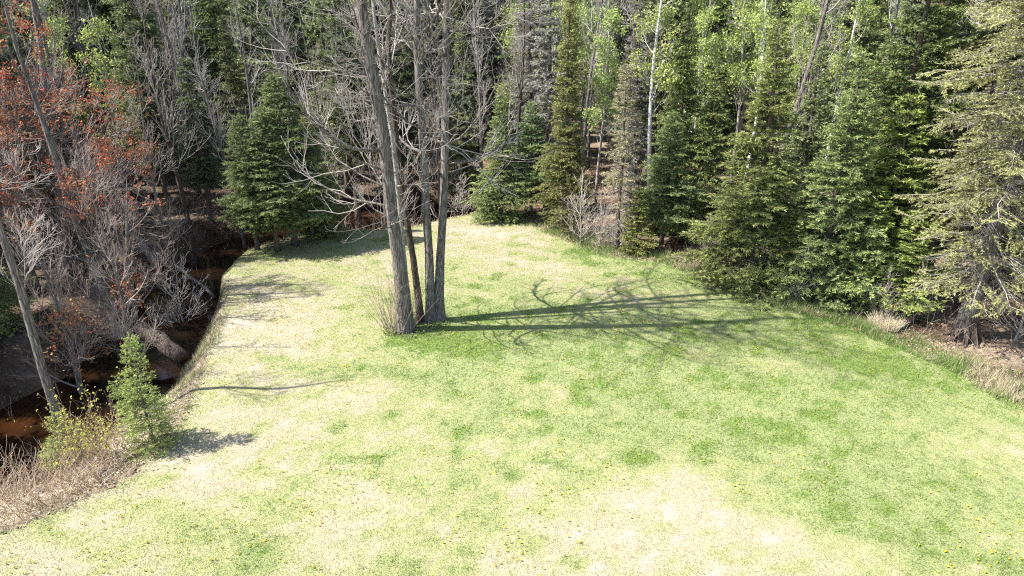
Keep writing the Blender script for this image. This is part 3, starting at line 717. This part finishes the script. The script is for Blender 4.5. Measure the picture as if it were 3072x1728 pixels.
for q, (px, py, top, lab) in enumerate([(1800, 745, 560, 'grey bare shrub left of the dead tan spruce foot'), (2268, 868, 690, 'pale thin bare shrub in front of the broad full spruce'), (2395, 905, 740, 'bare grey shrub at the skirt of the pale fir'),
    (2640, 960, 800, 'arching grey bare shrub by the small stump'), (3040, 1030, 720, 'bare shrub right of the old conifer'), (2745, 960, 780, 'bare twiggy shrub left of the old conifer'), (2120, 765, 640, 'bare shrub over the brown leafy gap'),
    (1390, 645, 520, 'bare shrub at the far tip of the lawn'), (560, 1000, 760, 'bare shrub on the creek bank above the fallen log'), (1740, 735, 520, 'bare shrub right of the tall narrow spruce')]):
    put(bsh, px, py, top, lab, cat='shrub', group=SH, rz=q*1.1, sx=1.2)

# --- red maple over the creek
rm_cols = [(.34,.075,.045),(.44,.13,.06),(.25,.055,.035),(.40,.24,.10)]
rp = np.array([[0,0,0],[-.15,.1,1.6],[-.4,.1,3.2],[-.6,0,5.0],[-.8,.1,7.2],[-1.0,0,9.6],[-1.1,.1,11.5]], float)
rp = resample(np.c_[rp, [.17,.15,.13,.11,.08,.05,.02]], 24)
rmx, rmy = spot(285, Y=21.0)
maple = bare_tree('red_maple', 81, path=rp[:, :3], radii=rp[:, 3], n1=34, n2=260, n3=1000, n4=1500, t0=.15, l1=.34, bark=B_GREY, limbs=True, tcol=(.25,.20,.175), ang=(.6,1.15), trop=(.04,.14,.18),
   leaves=dict(n=6, size=.065, spread=.07, cols=rm_cols, p=[.35,.3,.2,.15], keep=.5, both=True), leaf_top=.48)
plant(maple, rmx, rmy, 11.5, 'young red maple with red orange new leaves leaning over the creek at left'); maple.scale = (1, 1, 1)
mb2 = bare_tree('red_maple', 82, H=7.5, tr=.10, n1=24, n2=150, n3=600, n4=900, t0=.1, l1=.42, bark=B_GREY, tcol=(.25,.20,.17), ang=(.5,1.1), trop=(.04,.14,.18), lean=(.12,0),
   leaves=dict(n=4, size=.085, spread=.06, cols=[(.42,.13,.06),(.40,.26,.10),(.34,.09,.05)], keep=.27, both=False))
x, y = spot(330, Y=19.5); plant(mb2, x, y, 6.3, 'low red maple stem with sparse orange buds reaching right over the creek')
x, y = spot(60, Y=22.5); plant(maple, x, y, 13, 'red maple crown filling the top left corner', rz=2.2)
x, y = spot(170, Y=24.5); plant(maple, x, y, 14, 'tall red maple crown behind the front maples at upper left', rz=4.)
x, y = spot(120, Y=17.0); plant(mb2, x, y, 6.0, 'sparse bud covered maple behind the leaning grey trunk at left border', rz=2.5)
# the grey trunk at the left border
clump_stem(83, [(200,1345),(160,1210),(128,1110),(98,1000),(62,870),(25,760),(0,690),(-40,560)], 14.9, [34,32,30,26,24], 9.8, B_GREY,
  'slender grey trunk rising from the creek bank at the left border', 12, 70, 300, 600, t0=.35, l1=.22, group=None, name='bank_tree', trop=(.02,.12,.2), drl=False)
x, y = spot(330, Y=17.6); plant(bt3, x, y, 7.5, 'bare brown tree standing in the creek bed behind the little spruce', rz=1.)
# --- fallen log and snag
def log(name, A, B_, ra, rb, label, bark=B_DARK, n=5, seed=1, cat='log'):
    r = np.random.default_rng(seed); root = empty(name, A); A = np.array(A); B_ = np.array(B_)-A
    q = np.linspace(0, 1, 10)[:, None]; P = B_*q+r.normal(size=(10, 3))*.02+np.array([0, 0, .1])*np.sin(q*pi)
    V, T = tubes(P, np.linspace(ra, rb, 10)*(1+.1*r.random(10)), 12, bark=.12); obj('trunk', make_mesh('trunk', V, T, bark, (.5,.5,.5), True), root)
    Q, R = grow(r, P[None], np.linspace(ra, rb, 10)[None], n, .2, .95, (.7, 1.3), lambda t, L: L*.25, 4, (0,), .2, .25)
    V, T = tubes(Q, R, 5); obj('broken_branches', make_mesh('broken_branches', V, T, bark, (.5,.5,.5), True), root, kind='stuff')
    tag(root, label, cat); return root
a_ = atY(545, 1072, 18.4); b_ = atY(375, 958, 19.6)
log('fallen_log', (a_[0], a_[1], a_[2]), (b_[0]-.3, b_[1]+.2, b_[2]+.1), .24, .17, 'thick dark log fallen across the creek, its butt on the bank', n=6, seed=3)
b2 = atY(330, 600, 21.5); a2 = atY(470, 800, 21.0)
log('leaning_snag', tuple(a2), tuple(b2), .11, .09, 'grey broken snag leaning left inside the maple branches', B_GREY, 4, 5, 'dead tree')
a3 = atY(640, 890, 22.0); b3 = atY(470, 760, 22.5)
log('fallen_branch', tuple(a3), tuple(b3), .06, .035, 'grey fallen branch slanting down to the creek beside the lawn', B_GREY, 7, 6, 'branch')
# --- little spruce and shrubs on the near bank
x, y = at(462, 1340); plant(small, x, y, htop(x, y, 1010, H1(x, y)), 'little green spruce with spiky leader at the lawn corner by the creek', sx=.88)
x, y = at(205, 1385); plant(small, x, y, 1.4, 'low pale green spruce bush left of the little spruce', rz=2, sx=1.4)
x, y = at(290, 1400)
brush('budding_shrub', 84, x, y, 60, 1.5, .55, (.26,.18,.14), 'brown stemmed shrub with yellow green buds between the two little spruces', tw=4, leafs=dict(n=3, size=.05, spread=.04, cols=[(.42,.42,.08),(.35,.30,.10)]), lean=.25)
x, y = at(2085, 800)
brush('dry_grass_tuft', 85, x, y, 900, .55, .55, (.58,.50,.36), 'pale straw tuft of dry grass at the foot of the broad full spruce', 'dry grass', tw=0, lean=.7, rad=.007)
x, y = at(2655, 985)
brush('dry_grass_tuft', 86, x, y, 500, .5, .35, (.58,.50,.36), 'pale dry grass clump beside the small broken stump', 'dry grass', tw=0, lean=.6, rad=.007)
def stump(name, px, py, rad, h, label, bark, seed):
    r = np.random.default_rng(seed); x, y = at(px, py); root = empty(name, (x, y, H1(x, y)-.05)); q = np.linspace(0, 1, 7)
    V, T = tubes(np.stack([.04*q, 0*q, h*q], -1), rad*(1+.7*np.exp(-q*6)), 14, bark=.2); obj('trunk', make_mesh('trunk', V, T, bark, (.5,.5,.5), True), root)
    th = np.arange(14)/14*2*pi; sp = np.stack([.04+rad*.8*np.cos(th), rad*.8*np.sin(th), h+.02+.10*r.random(14)], -1)
    V, T = blades(sp-UP*.06, unit(UP+.2*r.normal(size=(14, 3))), .12, .05, r); obj('splinters', make_mesh('splinters', V, T, MAT_TWIG, (.4,.25,.14)), root)
    tag(root, label, 'stump'); return root
stump('tree_stump', 2664, 975, .09, .62, 'narrow reddish broken stump standing at the forest edge', B_DARK, 1)
stump('tree_stump', 2625, 968, .16, .3, 'low grey stump left of the narrow reddish stump', B_CONIF, 2)
a4 = at(2700, 985); b4 = at(2790, 945)
log('fallen_log', (a4[0], a4[1], H1(*a4)+.05), (b4[0], b4[1], H1(*b4)+.1), .10, .08, 'thin grey log lying in the leaves right of the stumps', B_CONIF, 5, 8)

# --- undergrowth (stuff): bare stems, dead brush
def undergrowth(name, seed, n, cond, hgt, cols, xr=(-26, 24), yr=(8, 46), rad=.006, lean=.5, tw=1, pw=1.):
    r = np.random.default_rng(seed)
    x = xr[0]+(xr[1]-xr[0])*r.random(n); y = yr[0]+(yr[1]-yr[0])*r.random(n)**pw
    k = in_view(x, y, 1.15); x, y = x[k], y[k]; k = cond(x, y, r); x, y = x[k], y[k]; n = len(x)
    P = [np.stack([x, y, hfun(x, y)-.03], -1)]; d = unit(np.stack([lean*r.normal(size=n), lean*r.normal(size=n), np.ones(n)], -1)); h = hgt*(.35+.9*r.random(n))
    for q in range(4): d = unit(d+.16*r.normal(size=(n, 3))); P.append(P[-1]+d*(h/4)[:, None])
    P = np.stack(P, 1); R = rad*np.linspace(1, .3, 5)[None]*(.6+.8*r.random((n, 1)))*(1+.02*y[:, None])
    mb = MB(); cl = np.array(cols)[r.integers(0, len(cols), n)]*(.7+.6*r.random((n, 1)))
    mb.add(*tubes(P, R, 3, cap=False), np.repeat(cl, 15, 0))
    P2, R2 = grow(r, P, R, n*tw, .3, 1, (.4, 1.), lambda t, L: L*.35+.05, 3, (.05,), .2, .8); R2 = np.maximum(R2, .003)
    mb.add(*tubes(P2, R2, 3, cap=False), np.array(cols[0])*1.1)
    o = obj(name, mb.mesh(name, MAT_TWIG), kind='stuff'); return o
def edge_c(a, b, r):
    ld = lawn_sd(a, b); return (ld < -.3) & (creek_d(a, b) > 2.2) & (r.random(len(a)) < .25+.75*np.exp(-((ld+1.5)/2.5)**2)) & ((a > 0) | (b > 26))
undergrowth('edge_undergrowth', 90, 9000, edge_c, .9, [(.30,.23,.19),(.36,.31,.27),(.22,.16,.12)])
def left_c(a, b, r): return (lawn_sd(a, b) < -1.2) & (creek_d(a, b) > 1.0) & (a < -3)
undergrowth('creek_undergrowth', 91, 4200, left_c, .95, [(.20,.16,.13),(.27,.23,.20),(.15,.11,.085)], tw=2)
def nearleft(a, b, r):
    ld = lawn_sd(a, b); return (ld < -.15) & (ld > -5) & (b < 14.5) & (a < 0) & (creek_d(a, b) > 1.0) & (r.random(len(a)) < .15+.85*ss(.42, .62, fbm(a*1.1, b*1.1)))
undergrowth('dead_brush', 92, 7500, nearleft, .85, [(.36,.28,.20),(.46,.38,.28),(.28,.19,.14),(.40,.30,.17)], xr=(-16, -4), yr=(7, 14), tw=2, rad=.0065, lean=.6)

# --- deep forest, tree by tree
WORD = {'dark_spruce': 'dark spruce', 'bare_tree': 'bare grey tree', 'aspen_tree': 'leafing aspen', 'spruce_tree': 'green spruce', 'lichen_spruce': 'grey green spruce'}
LANDM = [(-400, 'beyond the left edge'), (60, 'behind the top left red maple crown'), (250, 'behind the young red maple'), (420, 'behind the yellow green leafing tree'), (600, 'behind the narrow dark spruce'), (760, 'left above the big dark green spruce'), (900, 'above the big dark green spruce'),
 (1010, 'left of the thickest trunk'), (1110, 'behind the thickest trunk'), (1260, 'between the clump trunks'), (1390, 'right of the rightmost clump trunk'), (1540, 'above the close pair of small spruces'), (1690, 'behind the tall narrow spruce'),
 (1820, 'behind the dead tan spruce'), (1940, 'beside the white trunked aspen'), (2090, 'behind the olive green spruce'), (2240, 'behind the broad full spruce'), (2380, 'right above the broad full spruce'), (2500, 'behind the pale blue green fir'), (2640, 'behind the very tall dark spruce'),
 (2800, 'left of the old conifer top'), (2950, 'behind the old half bare conifer'), (3300, 'beyond the right edge')]
r = np.random.default_rng(123)
taken = [(o.location.x, o.location.y) for o in COL.objects if o.parent is None and 'category' in o.keys() and o['category'] == 'tree']
count = 0
cand = np.stack([-48+96*r.random(9000), 12+52*r.random(9000)], -1)
ld = lawn_sd(cand[:, 0], cand[:, 1]); cdv = creek_d(cand[:, 0], cand[:, 1]); rnd = r.random(9000)
fill = {}
for (x, y), l_, c_, q in zip(cand, ld, cdv, rnd):
    dep = y*cos(PITCH)+CAM_H*sin(PITCH); px = 1536+x/dep*FPX
    if l_ > -3.0 or c_ < 2.2 or px < -450 or px > 3550 or count >= 285: continue
    if x < 0 and y < 22 and l_ > -9: continue
    if x > 0 and (y < 17 or l_ > -4.6): continue
    if -13.5 < x < 0 and y < 34.5: continue
    gap = 1.9+.018*y
    if min((x-a)**2+(y-b)**2 for a, b in taken) < gap*gap: continue
    taken.append((x, y)); count += 1
    if px < 1150: opts = [spL, spM, bt1, bt2, bt3, bt4, spD, as2]; pr = [.28, .24, .09, .08, .08, .07, .11, .05]
    elif px < 1500: opts = [spL, spM, bt1, bt2, bt3, spG]; pr = [.22, .25, .15, .14, .14, .10]
    else: opts = [spM, spT, spD, spG, as1, as2, bt1, bt2]; pr = [.12, .08, .06, .16, .07, .25, .13, .13]
    p_ = opts[int(np.searchsorted(np.cumsum(pr), q*.999))]
    wd_ = WORD[p_.name.split('.')[0]]
    dist = 'front' if y < 27 else 'second' if y < 33 else 'third' if y < 39 else 'fourth' if y < 45 else 'fifth' if y < 53 else 'sixth'
    lm_ = min(LANDM, key=lambda L_: abs(L_[0]-px))[1]
    hh_ = (10.5+5*r.random())+.05*y
    if x < 0 and y < 27: hh_ *= .8
    fill.setdefault((wd_, dist, lm_), []).append((px, p_, x, y, hh_, r.random()*6.28, .05*r.normal(), .05*r.normal()))
ORD = {1: [''], 2: ['left ', 'right '], 3: ['leftmost ', 'middle ', 'rightmost '], 4: ['leftmost ', 'second ', 'third ', 'rightmost '], 5: ['leftmost ', 'second ', 'third ', 'fourth ', 'rightmost ']}
for (wd_, dist, lm_), L_ in fill.items():
    L_.sort(key=lambda e: e[0]); od = ORD.get(len(L_)) or [f'{k}th ' for k in range(len(L_))]
    for pre, (px, p_, x, y, hh_, rz, ta, tb) in zip(od, L_):
        plant(p_, x, y, hh_, f'{pre}{wd_} in {dist} wood row {lm_}', 'tree', rz, f'{wd_}s of the dense wood', tilt=(ta, tb))

# --- the far wood, one mass
r = np.random.default_rng(5); nT = 420
fx = -95+190*r.random(nT); fy = 62+58*r.random(nT); fz = hfun(fx, fy); fh = 11+7*r.random(nT); con = r.random(nT) < .45
mb = MB()
P = np.stack([np.stack([fx, fy, fz], -1), np.stack([fx+.3*r.normal(size=nT), fy, fz+fh*.55], -1), np.stack([fx+.5*r.normal(size=nT), fy, fz+fh], -1)], 1)
mb.add(*tubes(P, np.array([.14, .1, .03])*np.ones((nT, 1)), 5, cap=False), np.repeat(np.where(con[:, None], (.12,.1,.08), (.36,.34,.31)), 15, 0))
Pb, Rb = grow(r, P[~con], np.ones((int((~con).sum()), 3))*.05, 9000, .25, 1, (.4, .9), lambda t, L: L*.2*(1.3-t), 4, (.1, .2), .15, .5)
mb.add(*tubes(Pb, np.maximum(Rb, .018), 3, cap=False), (.33, .31, .28))
k = np.repeat(np.where(con)[0], 360); u = r.random(len(k))**.8; a = r.random(len(k))*2*pi; rr = 1.9*(1-u)**.7*np.sqrt(r.random(len(k)))*(.6+.8*vnoise(a*1.3+k, u*9))
c_ = np.stack([fx[k]+rr*np.cos(a), fy[k]+rr*np.sin(a), fz[k]+fh[k]*(.12+.88*u)], -1)
V, T = blades(c_, unit(np.stack([np.cos(a), np.sin(a), .3*r.normal(size=len(k))-.1], -1)), .5, .28, r)
mb.add(V, T, np.repeat(np.array([.08, .11, .045])*(.6+.8*r.random((len(k), 1))), 3, 0))
obj('far_wood', mb.mesh('far_wood', MAT_NEEDLE), kind='stuff')
for pr_ in [o for o in list(COL.objects) if o.parent is None and o.type == 'EMPTY' and 'category' not in o.keys()]:
    for c_ in kids(pr_): bpy.data.objects.remove(c_)
    bpy.data.objects.remove(pr_)
for o in COL.objects:
    if 'H' in o.keys(): del o['H']
